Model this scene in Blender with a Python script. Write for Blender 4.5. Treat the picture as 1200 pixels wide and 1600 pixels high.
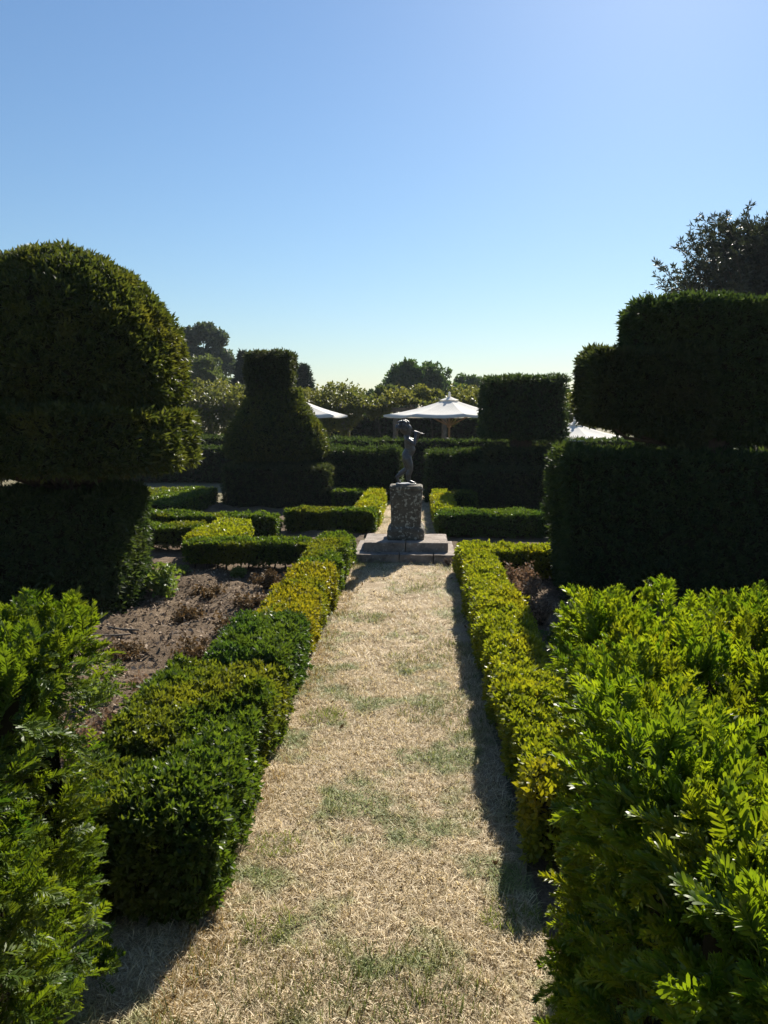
import bpy, math, random
import numpy as np
from mathutils import Vector

for o in list(bpy.data.objects):
    bpy.data.objects.remove(o)
S = bpy.context.scene
COL = S.collection
R = math.radians

# ------------------------------------------------------------------ camera
CAMH = 2.1
F_PX = 1220.0
cam = bpy.data.cameras.new('camera')
cam.sensor_fit = 'HORIZONTAL'; cam.sensor_width = 36.0; cam.lens = 36.0 * F_PX / 1200.0
cam.clip_start = 0.05; cam.clip_end = 2000
camo = bpy.data.objects.new('camera', cam); COL.objects.link(camo)
camo.location = (0, 0, CAMH)
camo.rotation_euler = (R(90 - 7.01), 0, R(2.56))
S.camera = camo

# ------------------------------------------------------------------ sky, sun, exposure
SUN_EL, SUN_AZ = 34.5, 17.5            # azimuth east of the path direction (+Y)
w = bpy.data.worlds.new('World'); S.world = w; w.use_nodes = True
nt = w.node_tree
bg = nt.nodes['Background']
sky = nt.nodes.new('ShaderNodeTexSky'); sky.sky_type = 'NISHITA'; sky.sun_disc = False
sky.sun_elevation = R(SUN_EL); sky.sun_rotation = R(SUN_AZ)
sky.air_density = 1.4; sky.dust_density = 0.25; sky.ozone_density = 7.0; sky.altitude = 50
nt.links.new(sky.outputs[0], bg.inputs[0]); bg.inputs[1].default_value = 0.050
sun = bpy.data.lights.new('sun', 'SUN'); sun.energy = 5.0; sun.angle = R(0.53); sun.color = (1.0, 0.93, 0.80)
suno = bpy.data.objects.new('sun', sun); COL.objects.link(suno)
sd = Vector((math.sin(R(SUN_AZ)) * math.cos(R(SUN_EL)), math.cos(R(SUN_AZ)) * math.cos(R(SUN_EL)), math.sin(R(SUN_EL))))
suno.rotation_euler = sd.to_track_quat('Z', 'Y').to_euler(); suno.location = (20, 40, 40)
S.view_settings.view_transform = 'Standard'; S.view_settings.look = 'None'
S.view_settings.exposure = 1.16; S.view_settings.gamma = 1.0
S.render.engine = 'CYCLES'
S.cycles.max_bounces = 6; S.cycles.transmission_bounces = 4; S.cycles.diffuse_bounces = 3
S.cycles.use_denoising = True

# ------------------------------------------------------------------ helpers
rng = np.random.default_rng(11)
random.seed(5)
CAMP = np.array([0, 0, CAMH])

def lattice(seed):
    return np.random.default_rng(seed).random((32, 32, 32))
_L = lattice(3)
def vnoise(P, freq, off=0.0):
    """smooth value noise in -1..1"""
    q = np.asarray(P) * freq + off + 500.0
    i = np.floor(q).astype(int); t = q - i; t = t * t * (3 - 2 * t)
    r = 0
    for a in (0, 1):
        for b in (0, 1):
            for c in (0, 1):
                wgt = (t[:, 0] if a else 1 - t[:, 0]) * (t[:, 1] if b else 1 - t[:, 1]) * (t[:, 2] if c else 1 - t[:, 2])
                r = r + wgt * _L[(i[:, 0] + a) % 32, (i[:, 1] + b) % 32, (i[:, 2] + c) % 32]
    return r * 2 - 1
def fbm(P, freq, off=0.0, o=3):
    return sum(vnoise(P, freq * 2 ** k, off + 7.3 * k) * 0.5 ** k for k in range(o))

def raw_mesh(name, V, F, mat=None, var=None, smooth=False):
    """V (n,3); F (m,k) array of equal polygons or a list of such arrays"""
    me = bpy.data.meshes.new(name)
    Fs = F if isinstance(F, list) else [F]
    Fs = [np.asarray(f) for f in Fs if len(f)]
    V = np.asarray(V, dtype=np.float32)
    me.vertices.add(len(V)); me.vertices.foreach_set('co', V.ravel())
    idx = np.concatenate([f.ravel() for f in Fs]).astype(np.int32)
    tot = np.concatenate([np.full(len(f), f.shape[1]) for f in Fs]).astype(np.int32)
    st = np.concatenate([[0], np.cumsum(tot)[:-1]]).astype(np.int32)
    me.loops.add(len(idx)); me.loops.foreach_set('vertex_index', idx)
    me.polygons.add(len(tot)); me.polygons.foreach_set('loop_start', st); me.polygons.foreach_set('loop_total', tot)
    if smooth: me.polygons.foreach_set('use_smooth', np.ones(len(tot), dtype=bool))
    me.update(calc_edges=True)
    if var is not None:
        a = me.attributes.new('var', 'FLOAT', 'POINT'); a.data.foreach_set('value', np.asarray(var, dtype=np.float32))
    if mat: me.materials.append(mat)
    return me
def link(name, data, parent=None, loc=None):
    o = bpy.data.objects.new(name, data); COL.objects.link(o)
    if parent is not None: o.parent = parent
    if loc is not None: o.location = loc
    return o
def thing(name, label, cat, loc=(0, 0, 0), group=None):
    o = link(name, None, None, loc); o.empty_display_size = 0.1
    return tag(o, label, cat, group)
def tag(o, label, cat, group=None):
    o['label'] = label; o['category'] = cat
    if group: o['group'] = group
    return o
def structure(o): o['kind'] = 'structure'; return o
def stuff(o): o['kind'] = 'stuff'; return o

# ------------------------------------------------------------------ materials
def nodes(name):
    m = bpy.data.materials.new(name); m.use_nodes = True
    n = m.node_tree; n.nodes.clear()
    out = n.nodes.new('ShaderNodeOutputMaterial')
    return m, n, out
def N(n, t, **kw):
    x = n.nodes.new(t)
    for k, v in kw.items(): setattr(x, k, v)
    return x
def rgb(c): return (c[0], c[1], c[2], 1)
def ramp(n, src, stops, interp='LINEAR'):
    r = N(n, 'ShaderNodeValToRGB'); cr = r.color_ramp; cr.interpolation = interp
    while len(cr.elements) < len(stops): cr.elements.new(0.5)
    for e, (p, c) in zip(cr.elements, stops):
        e.position = p; e.color = rgb(c) if len(c) == 3 else c
    n.links.new(src, r.inputs[0]); return r.outputs[0]
def noise(n, scale, detail=3, rough=0.6, coord=None, kind='Object'):
    if coord is None:
        tc = N(n, 'ShaderNodeNewGeometry'); coord = tc.outputs['Position']
    x = N(n, 'ShaderNodeTexNoise'); x.inputs['Scale'].default_value = scale
    x.inputs['Detail'].default_value = detail; x.inputs['Roughness'].default_value = rough
    n.links.new(coord, x.inputs['Vector']); return x.outputs['Fac']
def mixc(n, fac, a, b, mode='MIX'):
    m = N(n, 'ShaderNodeMix', data_type='RGBA', blend_type=mode)
    if isinstance(fac, float): m.inputs[0].default_value = fac
    else: n.links.new(fac, m.inputs[0])
    for s, v in ((m.inputs[6], a), (m.inputs[7], b)):
        if isinstance(v, tuple): s.default_value = rgb(v)
        else: n.links.new(v, s)
    return m.outputs[2]

def leaf_mat(name, c0, c1, patch=None, patch_scale=1.5, patch_lo=0.5, patch_hi=0.62, trans=0.4, tmul=(2.2, 2.0, 0.9), rough=0.45, spec=0.4):
    """c0..c1 per-leaf range; patch = colour of yellowed patches"""
    m, n, out = nodes(name)
    at = N(n, 'ShaderNodeAttribute', attribute_name='var')
    col = ramp(n, at.outputs['Fac'], [(0.0, c0), (1.0, c1)])
    if patch:
        f = ramp(n, noise(n, patch_scale, 3, 0.6), [(patch_lo, (0, 0, 0)), (patch_hi, (1, 1, 1))])
        col = mixc(n, f, col, patch)
        col = mixc(n, 0.35, col, ramp(n, at.outputs['Fac'], [(0.0, c0), (1.0, c1)]))
    p = N(n, 'ShaderNodeBsdfPrincipled'); n.links.new(col, p.inputs['Base Color'])
    p.inputs['Roughness'].default_value = rough; p.inputs['Specular IOR Level'].default_value = spec
    t = N(n, 'ShaderNodeBsdfTranslucent')
    tc = mixc(n, 1.0, col, tmul, 'MULTIPLY'); n.links.new(tc, t.inputs['Color'])
    mx = N(n, 'ShaderNodeMixShader'); mx.inputs[0].default_value = trans
    n.links.new(p.outputs[0], mx.inputs[1]); n.links.new(t.outputs[0], mx.inputs[2])
    n.links.new(mx.outputs[0], out.inputs[0]); return m
def plain(name, c, rough=0.8, spec=0.2, metal=0.0, c2=None, scale=8, bump=0.0, bscale=40, trans=0.0):
    m, n, out = nodes(name)
    p = N(n, 'ShaderNodeBsdfPrincipled')
    if c2: n.links.new(ramp(n, noise(n, scale, 5, 0.65), [(0.35, c), (0.65, c2)]), p.inputs['Base Color'])
    else: p.inputs['Base Color'].default_value = rgb(c)
    p.inputs['Roughness'].default_value = rough; p.inputs['Specular IOR Level'].default_value = spec; p.inputs['Metallic'].default_value = metal
    if bump:
        b = N(n, 'ShaderNodeBump'); b.inputs['Strength'].default_value = bump; b.inputs['Distance'].default_value = 0.02
        n.links.new(noise(n, bscale, 5, 0.7), b.inputs['Height']); n.links.new(b.outputs[0], p.inputs['Normal'])
    sh = p.outputs[0]
    if trans:
        t = N(n, 'ShaderNodeBsdfTranslucent'); t.inputs['Color'].default_value = rgb(c)
        mx = N(n, 'ShaderNodeMixShader'); mx.inputs[0].default_value = trans
        n.links.new(sh, mx.inputs[1]); n.links.new(t.outputs[0], mx.inputs[2]); sh = mx.outputs[0]
    n.links.new(sh, out.inputs[0]); return m

M = {}
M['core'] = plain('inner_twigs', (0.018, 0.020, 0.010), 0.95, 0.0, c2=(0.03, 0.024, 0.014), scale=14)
M['bark'] = plain('bark', (0.045, 0.035, 0.026), 0.9, 0.1, c2=(0.09, 0.07, 0.05), scale=20, bump=0.6)
M['yew'] = leaf_mat('yew_leaf', (0.016, 0.030, 0.010), (0.068, 0.084, 0.022), (0.10, 0.098, 0.02), 2.2, 0.52, 0.76, 0.36, (2.2, 2.0, 0.8), 0.5, 0.25)
M['yew_dark'] = leaf_mat('yew_leaf_dark', (0.013, 0.028, 0.013), (0.052, 0.076, 0.028), (0.065, 0.078, 0.024), 2.0, 0.52, 0.8, 0.30, (2.0, 2.0, 0.8), 0.62, 0.15)
M['yew_brown'] = leaf_mat('yew_leaf_brownish', (0.015, 0.026, 0.013), (0.052, 0.066, 0.026), (0.058, 0.055, 0.024), 1.6, 0.48, 0.75, 0.30, (2.0, 1.9, 0.8), 0.62, 0.15)
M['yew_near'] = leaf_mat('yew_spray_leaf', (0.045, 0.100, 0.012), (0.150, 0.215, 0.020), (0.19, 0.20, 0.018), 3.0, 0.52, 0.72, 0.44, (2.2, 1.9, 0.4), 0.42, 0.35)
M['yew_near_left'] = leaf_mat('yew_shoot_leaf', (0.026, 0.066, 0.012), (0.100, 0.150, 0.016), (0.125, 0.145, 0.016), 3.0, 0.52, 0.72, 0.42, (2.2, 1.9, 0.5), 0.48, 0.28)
M['box'] = leaf_mat('box_leaf', (0.022, 0.050, 0.012), (0.075, 0.115, 0.018), (0.125, 0.13, 0.016), 1.3, 0.50, 0.64, 0.40, (2.2, 2.0, 0.7), 0.46, 0.26)
M['box_dark'] = leaf_mat('box_leaf_dark', (0.024, 0.056, 0.016), (0.065, 0.110, 0.026), (0.085, 0.115, 0.018), 1.5, 0.46, 0.62, trans=0.32, tmul=(2.0, 2.0, 0.7), rough=0.46, spec=0.26)
M['box_yellow'] = leaf_mat('box_leaf_yellow', (0.10, 0.112, 0.012), (0.25, 0.220, 0.020), (0.075, 0.115, 0.016), 1.3, 0.52, 0.62, 0.42, (1.7, 1.6, 0.5), 0.45, 0.3)
M['box_lime'] = leaf_mat('box_leaf_lime', (0.080, 0.115, 0.012), (0.215, 0.235, 0.022), (0.235, 0.205, 0.016), 1.5, 0.50, 0.66, 0.44, (1.8, 1.7, 0.5), 0.45, 0.3)

# ------------------------------------------------------------------ base shapes (V, quads)
def grid_faces(nu, nv, wrap):
    i, j = np.meshgrid(np.arange(nu if wrap else nu - 1), np.arange(nv - 1), indexing='ij')
    i2 = (i + 1) % nu
    return np.stack([i * nv + j, i2 * nv + j, i2 * nv + j + 1, i * nv + j + 1], -1).reshape(-1, 4)
def rbox(x0, x1, y0, y1, z0, z1, r=0.06, step=0.12):
    """rounded box as a welded-looking quad grid"""
    lo = np.array([x0, y0, z0]); hi = np.array([x1, y1, z1]); d = hi - lo
    r = min(r, d.min() * 0.45)
    Vs, Fs, o = [], [], 0
    for ax in range(3):
        a, b = [k for k in range(3) if k != ax]
        na = max(2, int(d[a] / step) + 2); nb = max(2, int(d[b] / step) + 2)
        for side in (0, 1):
            A, B = np.meshgrid(np.linspace(lo[a], hi[a], na), np.linspace(lo[b], hi[b], nb), indexing='ij')
            P = np.zeros((na * nb, 3)); P[:, a] = A.ravel(); P[:, b] = B.ravel(); P[:, ax] = hi[ax] if side else lo[ax]
            f = grid_faces(na, nb, False)
            flip = (side == 0) ^ (ax == 1)
            if flip: f = f[:, ::-1]
            Vs.append(P); Fs.append(f + o); o += len(P)
    V = np.concatenate(Vs); F = np.concatenate(Fs)
    q = np.clip(V, lo + r, hi - r); n = V - q; L = np.linalg.norm(n, axis=1, keepdims=True) + 1e-9
    return q + n / L * r, F
def lathe(cx, cy, prof, ex=2.0, nu=72, rot=0.0, step=0.1):
    """prof: list of (r, z) bottom to top; ex = superellipse exponent (2 round, 6 square)"""
    pr = []
    for (a, b) in zip(prof[:-1], prof[1:]):
        k = max(1, int(math.hypot(b[0] - a[0], b[1] - a[1]) / step))
        for t in range(k): pr.append((a[0] + (b[0] - a[0]) * t / k, a[1] + (b[1] - a[1]) * t / k))
    pr.append(prof[-1]); pr = np.array(pr)
    th = np.linspace(0, 2 * math.pi, nu, endpoint=False)
    c, s = np.cos(th), np.sin(th)
    rr = 1.0 / (np.abs(c) ** ex + np.abs(s) ** ex) ** (1.0 / ex)
    x = (rr * c)[:, None] * pr[None, :, 0]; y = (rr * s)[:, None] * pr[None, :, 0]
    cr, sr = math.cos(rot), math.sin(rot)
    V = np.stack([cx + x * cr - y * sr, cy + x * sr + y * cr, np.broadcast_to(pr[None, :, 1], x.shape)], -1).reshape(-1, 3)
    return V, grid_faces(nu, len(pr), True)
def ellipsoid(c, r, nu=28, nv=16):
    pr = [(max(1e-3, math.sin(math.pi * k / nv)), -math.cos(math.pi * k / nv)) for k in range(nv + 1)]
    V, F = lathe(0, 0, pr, 2.0, nu, 0, 9)
    return V * np.array(r) + np.array(c), F
def join(parts):
    Vs, Fs, o = [], [], 0
    for V, F in parts:
        Vs.append(V); Fs.append(F + o); o += len(V)
    return np.concatenate(Vs), np.concatenate(Fs)
def vnormals(V, F):
    n = np.zeros_like(V)
    fn = np.cross(V[F[:, 2]] - V[F[:, 0]], V[F[:, 3]] - V[F[:, 1]])
    for k in range(4): np.add.at(n, F[:, k], fn)
    return n / (np.linalg.norm(n, axis=1, keepdims=True) + 1e-12)
def sample(V, F, n, back=0.25, floor=True):
    """area weighted samples; fewer on faces that look away from the path"""
    T = np.concatenate([F[:, [0, 1, 2]], F[:, [0, 2, 3]]])
    a, b, c = V[T[:, 0]], V[T[:, 1]], V[T[:, 2]]
    cr = np.cross(b - a, c - a); ar = np.linalg.norm(cr, axis=1) * 0.5
    fn = cr / (2 * ar[:, None] + 1e-12)
    cen = (a + b + c) / 3
    vd = CAMP - cen; vd /= np.linalg.norm(vd, axis=1, keepdims=True)
    f = (fn * vd).sum(1)
    wgt = ar * np.clip(0.5 + f * 2.5, back, 1.0)
    wgt[(fn[:, 2] < -0.9) & (cen[:, 2] < 0.1)] = 0
    k = rng.choice(len(T), size=n, p=wgt / wgt.sum())
    u, v = rng.random(n), rng.random(n); s = u + v > 1; u[s] = 1 - u[s]; v[s] = 1 - v[s]
    P = a[k] + (b[k] - a[k]) * u[:, None] + (c[k] - a[k]) * v[:, None]
    VN = vnormals(V, F)
    Nn = VN[T[k, 0]] * (1 - u - v)[:, None] + VN[T[k, 1]] * u[:, None] + VN[T[k, 2]] * v[:, None]
    Nn = 0.5 * Nn + 0.5 * fn[k]
    return P, Nn / (np.linalg.norm(Nn, axis=1, keepdims=True) + 1e-9)

# ------------------------------------------------------------------ leaves
def tuft(k, length, width, spread, seed, twist=0.6):
    """k diamond leaves fanning about +Y"""
    g = np.random.default_rng(seed); V, F = [], []
    for i in range(k):
        ang = 2 * math.pi * i / k + g.normal() * 0.4; s = spread * (0.35 + 0.75 * g.random())
        d = np.array([math.cos(ang) * math.sin(s), math.cos(s), math.sin(ang) * math.sin(s)])
        sd_ = np.cross(d, g.normal(size=3)); sd_ /= np.linalg.norm(sd_)
        L = length * (0.7 + 0.5 * g.random()); b = d * L * 0.05
        o = len(V); V += [b, b + d * L * 0.5 + sd_ * width * 0.5, b + d * L, b + d * L * 0.5 - sd_ * width * 0.5]
        F.append([o, o + 1, o + 2, o + 3])
    return np.array(V), np.array(F)
def place(P, D, tmpl, scale, roll=None):
    """instances of one template along directions D -> V, F, var"""
    n = len(P); D = D / (np.linalg.norm(D, axis=1, keepdims=True) + 1e-9)
    if roll is None:
        r = rng.normal(size=(n, 3))
    else: r = roll
    X = np.cross(D, r); X /= np.linalg.norm(X, axis=1, keepdims=True) + 1e-9
    Z = np.cross(X, D)
    tv, tf = tmpl; s = scale[:, None, None] if isinstance(scale, np.ndarray) else scale
    W = (tv[None, :, 0:1] * X[:, None] + tv[None, :, 1:2] * D[:, None] + tv[None, :, 2:3] * Z[:, None]) * s + P[:, None]
    Ft = [tf] if not isinstance(tf, list) else tf
    Fo = [(f[None] + (np.arange(n) * len(tv))[:, None, None]).reshape(-1, f.shape[1]) for f in Ft]
    return W.reshape(-1, 3), Fo
def leaves(P, D, tmpls, scale, jitter=0.3):
    Vs, Fs, vs, o = [], [], [], 0
    k = rng.integers(0, len(tmpls), len(P))
    sc = scale * (1 + jitter * (rng.random(len(P)) * 2 - 1))
    for t in range(len(tmpls)):
        m = k == t
        if not m.any(): continue
        V, F = place(P[m], D[m], tmpls[t], sc[m])
        nt_ = len(tmpls[t][0]); vv = np.repeat(rng.random(m.sum()), nt_)
        vv = np.clip(vv * 0.75 + 0.25 * np.repeat(rng.random(len(vv) // 4 + 1), 4)[:len(vv)], 0, 1)
        Vs.append(V); Fs.append(F[0] + o); vs.append(vv); o += len(V)
    return np.concatenate(Vs), np.concatenate(Fs), np.concatenate(vs)
YEW_T = [tuft(4, 1.0, 0.30, 0.9, s) for s in range(5)]
BOX_T = [tuft(4, 1.0, 0.52, 1.0, s + 10) for s in range(4)]
BOXN_T = [tuft(5, 1.0, 0.42, 0.95, s + 30) for s in range(5)]

def clipped(parent, shape, n, size, tmpls, mat, lump=0.03, lfreq=2.5, up=0.35, rand=0.55, depth=0.05, name='foliage', corename='twig_core', stray=0.02, back=0.25, fine=0.55):
    """leaf shell over a core: two parts of a clipped plant"""
    V, F = shape
    dens = 0.46 if tmpls is YEW_T else 0.60
    n = int(n * dens); size = size * dens ** -0.28
    VN = vnormals(V, F)
    off = rng.random() * 50
    Vd = V + VN * (fbm(V, lfreq, off)[:, None] * lump + vnoise(V, 0.9, off)[:, None] * lump * 0.8)
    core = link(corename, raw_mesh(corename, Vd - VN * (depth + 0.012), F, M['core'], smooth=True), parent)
    P, Nn = sample(Vd, F, n, back)
    t = rng.random(n)
    dist = -depth * t ** 1.3
    s = rng.random(n) < stray
    dist[s] += size * 0.7 * rng.random(s.sum())
    P = P + Nn * (dist + vnoise(P, 0.55 / size, off) * size * fine)[:, None]
    D = Nn + rng.normal(size=(n, 3)) * rand; D[:, 2] += up
    LV, LF, lv = leaves(P, D, tmpls, size)
    fo = stuff(link(name, raw_mesh(name, LV, LF, M[mat], lv), parent))
    return fo

exec_order = []
# ------------------------------------------------------------------ ground
def ground_mat(name, stops, s1, s2, bump=0.6, dots=None):
    m, n, out = nodes(name)
    p = N(n, 'ShaderNodeBsdfPrincipled'); p.inputs['Roughness'].default_value = 0.95; p.inputs['Specular IOR Level'].default_value = 0.1
    a = noise(n, s1, 6, 0.7); b = noise(n, s2, 5, 0.75)
    ad = N(n, 'ShaderNodeMath', operation='MULTIPLY_ADD'); n.links.new(b, ad.inputs[0]); ad.inputs[1].default_value = 0.55
    mu = N(n, 'ShaderNodeMath', operation='MULTIPLY'); n.links.new(a, mu.inputs[0]); mu.inputs[1].default_value = 0.45; n.links.new(mu.outputs[0], ad.inputs[2])
    n.links.new(ramp(n, ad.outputs[0], stops), p.inputs['Base Color'])
    bp = N(n, 'ShaderNodeBump'); bp.inputs['Strength'].default_value = bump; bp.inputs['Distance'].default_value = 0.02
    n.links.new(b, bp.inputs['Height']); n.links.new(bp.outputs[0], p.inputs['Normal'])
    n.links.new(p.outputs[0], out.inputs[0]); return m
M['turf'] = ground_mat('dry_turf', [(0.34, (0.09, 0.065, 0.035)), (0.45, (0.30, 0.225, 0.14)), (0.54, (0.46, 0.37, 0.26)), (0.66, (0.60, 0.50, 0.37))], 2.2, 70, 1.0)
M['soil'] = ground_mat('bare_soil', [(0.34, (0.05, 0.034, 0.024)), (0.46, (0.105, 0.074, 0.048)), (0.56, (0.165, 0.12, 0.080)), (0.70, (0.27, 0.21, 0.15))], 3.0, 45, 1.0)
M['field'] = ground_mat('field', [(0.3, (0.08, 0.075, 0.04)), (0.6, (0.19, 0.165, 0.10))], 0.4, 12, 0.4)

def sheet(name, x0, x1, y0, y1, z, step, mat, amp=0.0, freq=3.0, edge=0.0):
    nx, ny = max(2, int((x1 - x0) / step) + 1), max(2, int((y1 - y0) / step) + 1)
    X, Y = np.meshgrid(np.linspace(x0, x1, nx), np.linspace(y0, y1, ny), indexing='ij')
    P = np.stack([X.ravel(), Y.ravel(), np.full(X.size, z)], -1)
    if amp:
        P[:, 2] += np.abs(fbm(P * [1, 1, 0], freq, 3.0, 4)) * amp
    if edge:
        for sgn, xe in ((-1, x0), (1, x1)):
            m = np.abs(P[:, 0] - xe) < 1e-6
            P[m, 0] += fbm(P[m], 4.0, 9.0) * edge
    return structure(link(name, raw_mesh(name, P, grid_faces(nx, ny, False), mat, smooth=True)))
sheet('ground', -500, 500, -100, 900, 0.0, 50, M['field'])
PX0, PX1 = -0.90, 0.50
sheet('grass_verge', -4.5, PX0 + 0.03, -2, 3.3, 0.003, 0.1, M['turf'], 0.012, 2.0)
sheet('grass_path', PX0, PX1, -2, 30, 0.006, 0.1, M['turf'], 0.012, 2.0, 0.03)
sheet('soil_bed_left', -7.5, -0.93, 3.3, 18.5, 0.004, 0.07, M['soil'], 0.085, 2.2)
sheet('soil_bed_right', 0.53, 7.5, 1.0, 18.5, 0.004, 0.12, M['soil'], 0.04, 2.2)

# grass blades ------------------------------------------------------
def blade_tuft(k, seed, lie=1.0):
    g = np.random.default_rng(seed); V, F = [], []
    for i in range(k):
        a = g.random() * 2 * math.pi; el = R(8 + 45 * g.random() ** 2 * lie) if lie < 2 else R(35 + 45 * g.random())
        d = np.array([math.cos(a) * math.cos(el), math.sin(a) * math.cos(el), math.sin(el)])
        sdv = np.array([-math.sin(a), math.cos(a), 0.3 * g.normal()]); L = 0.6 + 0.6 * g.random(); wv = 0.035 + 0.035 * g.random()
        b = np.array([g.normal() * 0.3, g.normal() * 0.3, 0.02])
        m = b + d * L * 0.55; t = b + d * L - np.array([0, 0, 0.12 * L])
        o = len(V); V += [b - sdv * wv * .5, b + sdv * wv * .5, m + sdv * wv * .45, m - sdv * wv * .45, t]
        F.append([o, o + 1, o + 2, o + 3])
        F.append([o + 3, o + 2, o + 4, o + 4])
    return np.array(V), np.array(F)
def grass_mat(name, c0, c1, g0, g1, lo, hi, sc):
    m, n, out = nodes(name)
    at = N(n, 'ShaderNodeAttribute', attribute_name='var')
    dry = ramp(n, at.outputs['Fac'], [(0, c0), (1, c1)]); grn = ramp(n, at.outputs['Fac'], [(0, g0), (1, g1)])
    f = ramp(n, noise(n, sc, 4, 0.65), [(lo, (0, 0, 0)), (hi, (1, 1, 1))])
    # straw-orange margins vary with a slower noise
    col = mixc(n, f, dry, grn)
    p = N(n, 'ShaderNodeBsdfPrincipled'); n.links.new(col, p.inputs['Base Color']); p.inputs['Roughness'].default_value = 0.6; p.inputs['Specular IOR Level'].default_value = 0.3
    t = N(n, 'ShaderNodeBsdfTranslucent'); n.links.new(mixc(n, 1.0, col, (1.3, 1.25, 0.9), 'MULTIPLY'), t.inputs['Color'])
    mx = N(n, 'ShaderNodeMixShader'); mx.inputs[0].default_value = 0.35
    n.links.new(p.outputs[0], mx.inputs[1]); n.links.new(t.outputs[0], mx.inputs[2]); n.links.new(mx.outputs[0], out.inputs[0]); return m
M['grass'] = grass_mat('grass_blades', (0.30, 0.235, 0.135), (0.80, 0.69, 0.50), (0.10, 0.135, 0.035), (0.38, 0.41, 0.17), 0.50, 0.60, 1.7)
M['greengrass'] = grass_mat('green_blades', (0.16, 0.15, 0.05), (0.34, 0.31, 0.14), (0.06, 0.095, 0.022), (0.19, 0.22, 0.075), 0.35, 0.55, 2.6)
M['straw'] = grass_mat('straw_margin', (0.20, 0.13, 0.04), (0.42, 0.29, 0.11), (0.06, 0.09, 0.02), (0.16, 0.17, 0.05), 0.60, 0.7, 2.0)
def grass(name, label, n, x0, x1, y0, y1, size, mat, lie=1.0, ypow=1.0, clump=None):
    P = np.stack([x0 + (x1 - x0) * rng.random(n), y0 + (y1 - y0) * rng.random(n) ** ypow, np.full(n, 0.010)], -1)
    if clump is not None:
        keep = fbm(P * [1, 1, 0], clump[0], clump[1], 3) > clump[2]; P = P[keep]
    P[:, 2] += np.abs(fbm(P * [1, 1, 0], 2.0, 3.0, 4)) * 0.008
    n = len(P); a = rng.random(n) * 2 * math.pi
    tm = [blade_tuft(5, 100 + s, lie) for s in range(4)]
    Vs, Fs, vs, o = [], [], [], 0
    k = rng.integers(0, 4, n)
    for t in range(4):
        m = k == t; c, s = np.cos(a[m]), np.sin(a[m]); tv, tf = tm[t]
        sc = size * (0.6 + 0.8 * rng.random(m.sum())); sc = sc[:, None]
        W = np.stack([(tv[None, :, 0] * c[:, None] - tv[None, :, 1] * s[:, None]) * sc, (tv[None, :, 0] * s[:, None] + tv[None, :, 1] * c[:, None]) * sc, tv[None, :, 2] * sc], -1) + P[m][:, None]
        q = tf[::2]; tr = tf[1::2][:, :3]
        off = (np.arange(m.sum()) * len(tv))[:, None, None] + o
        Fs.append(((q[None] + off).reshape(-1, 4), (tr[None] + off).reshape(-1, 3)))
        Vs.append(W.reshape(-1, 3)); o += len(Vs[-1])
        vv = np.repeat(rng.random(m.sum() * 5), 5); vs.append(vv)
    F = [np.concatenate([f[0] for f in Fs]), np.concatenate([f[1] for f in Fs])]
    ob = stuff(link(name, raw_mesh(name, np.concatenate(Vs), F, M[mat], np.concatenate(vs))))
    ob['label'] = label; ob['category'] = 'grass'; return ob
grass('mown_grass', 'short dry straw coloured grass covering the middle of the path', 15500, PX0 - 0.02, PX1, 2.3, 6.4, 0.049, 'grass', 1.0, 1.15, (3.0, 40.0, -1.0))
grass('verge_grass', 'dull shaded grass between the left shrub and nearest hedge', 2600, -1.5, PX0, 2.3, 3.3, 0.046, 'grass')
grass('far_grass', 'short dry grass on the path in front of and behind the stone steps', 6500, PX0, PX1, 6.2, 19.5, 0.066, 'grass', 1.0, 1.5, (2.0, 40.0, -0.75))
grass('green_grass', 'taller green tufts of living grass scattered over the dry path', 6000, PX0, PX1 + 0.02, 2.3, 11, 0.050, 'greengrass', 3.0, 1.4, (1.5, 21.0, 0.20))
grass('straw_grass', 'orange brown dead grass along the left hedge foot', 1700, PX0 - 0.03, PX0 + 0.13, 2.4, 10.8, 0.045, 'straw', 1.5, 1.3, (1.8, 60.0, -0.25))

# ------------------------------------------------------------------ box hedges
def hedge(name, label, x0, x1, y0, y1, h, mat, n, size, tm=None, group='low box hedges', z0=0.02, r=0.07, lump=0.03, stems=0, depth=0.05, up=0.35, rand=0.6, cat='hedge', stray=0.02, fine=0.55):
    t = thing(name, label, cat, ((x0 + x1) / 2, (y0 + y1) / 2, 0), group)
    V, F = rbox(x0, x1, y0, y1, z0, h, r, 0.09 if y0 < 9 else 0.16)
    V = V - np.array(t.location)
    global CAMP
    keep = CAMP; CAMP = keep - np.array(t.location)
    clipped(t, (V, F), n, size, tm or BOX_T, mat, lump, 3.0, up, rand, depth, stray=stray, fine=fine)
    CAMP = keep
    for k in range(stems):
        xx = (k + 0.5) / stems * (x1 - x0) - (x1 - x0) / 2 + random.uniform(-.04, .04)
        pts = [(xx, random.uniform(-.05, .05), -0.02), (xx + random.uniform(-.03, .03), 0, z0 * 0.6), (xx + random.uniform(-.06, .06), random.uniform(-.05, .05), z0 + 0.09)]
        tube('stem', pts, [0.017, 0.012, 0.009], M['bark'], t, 6)
    return t
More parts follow.
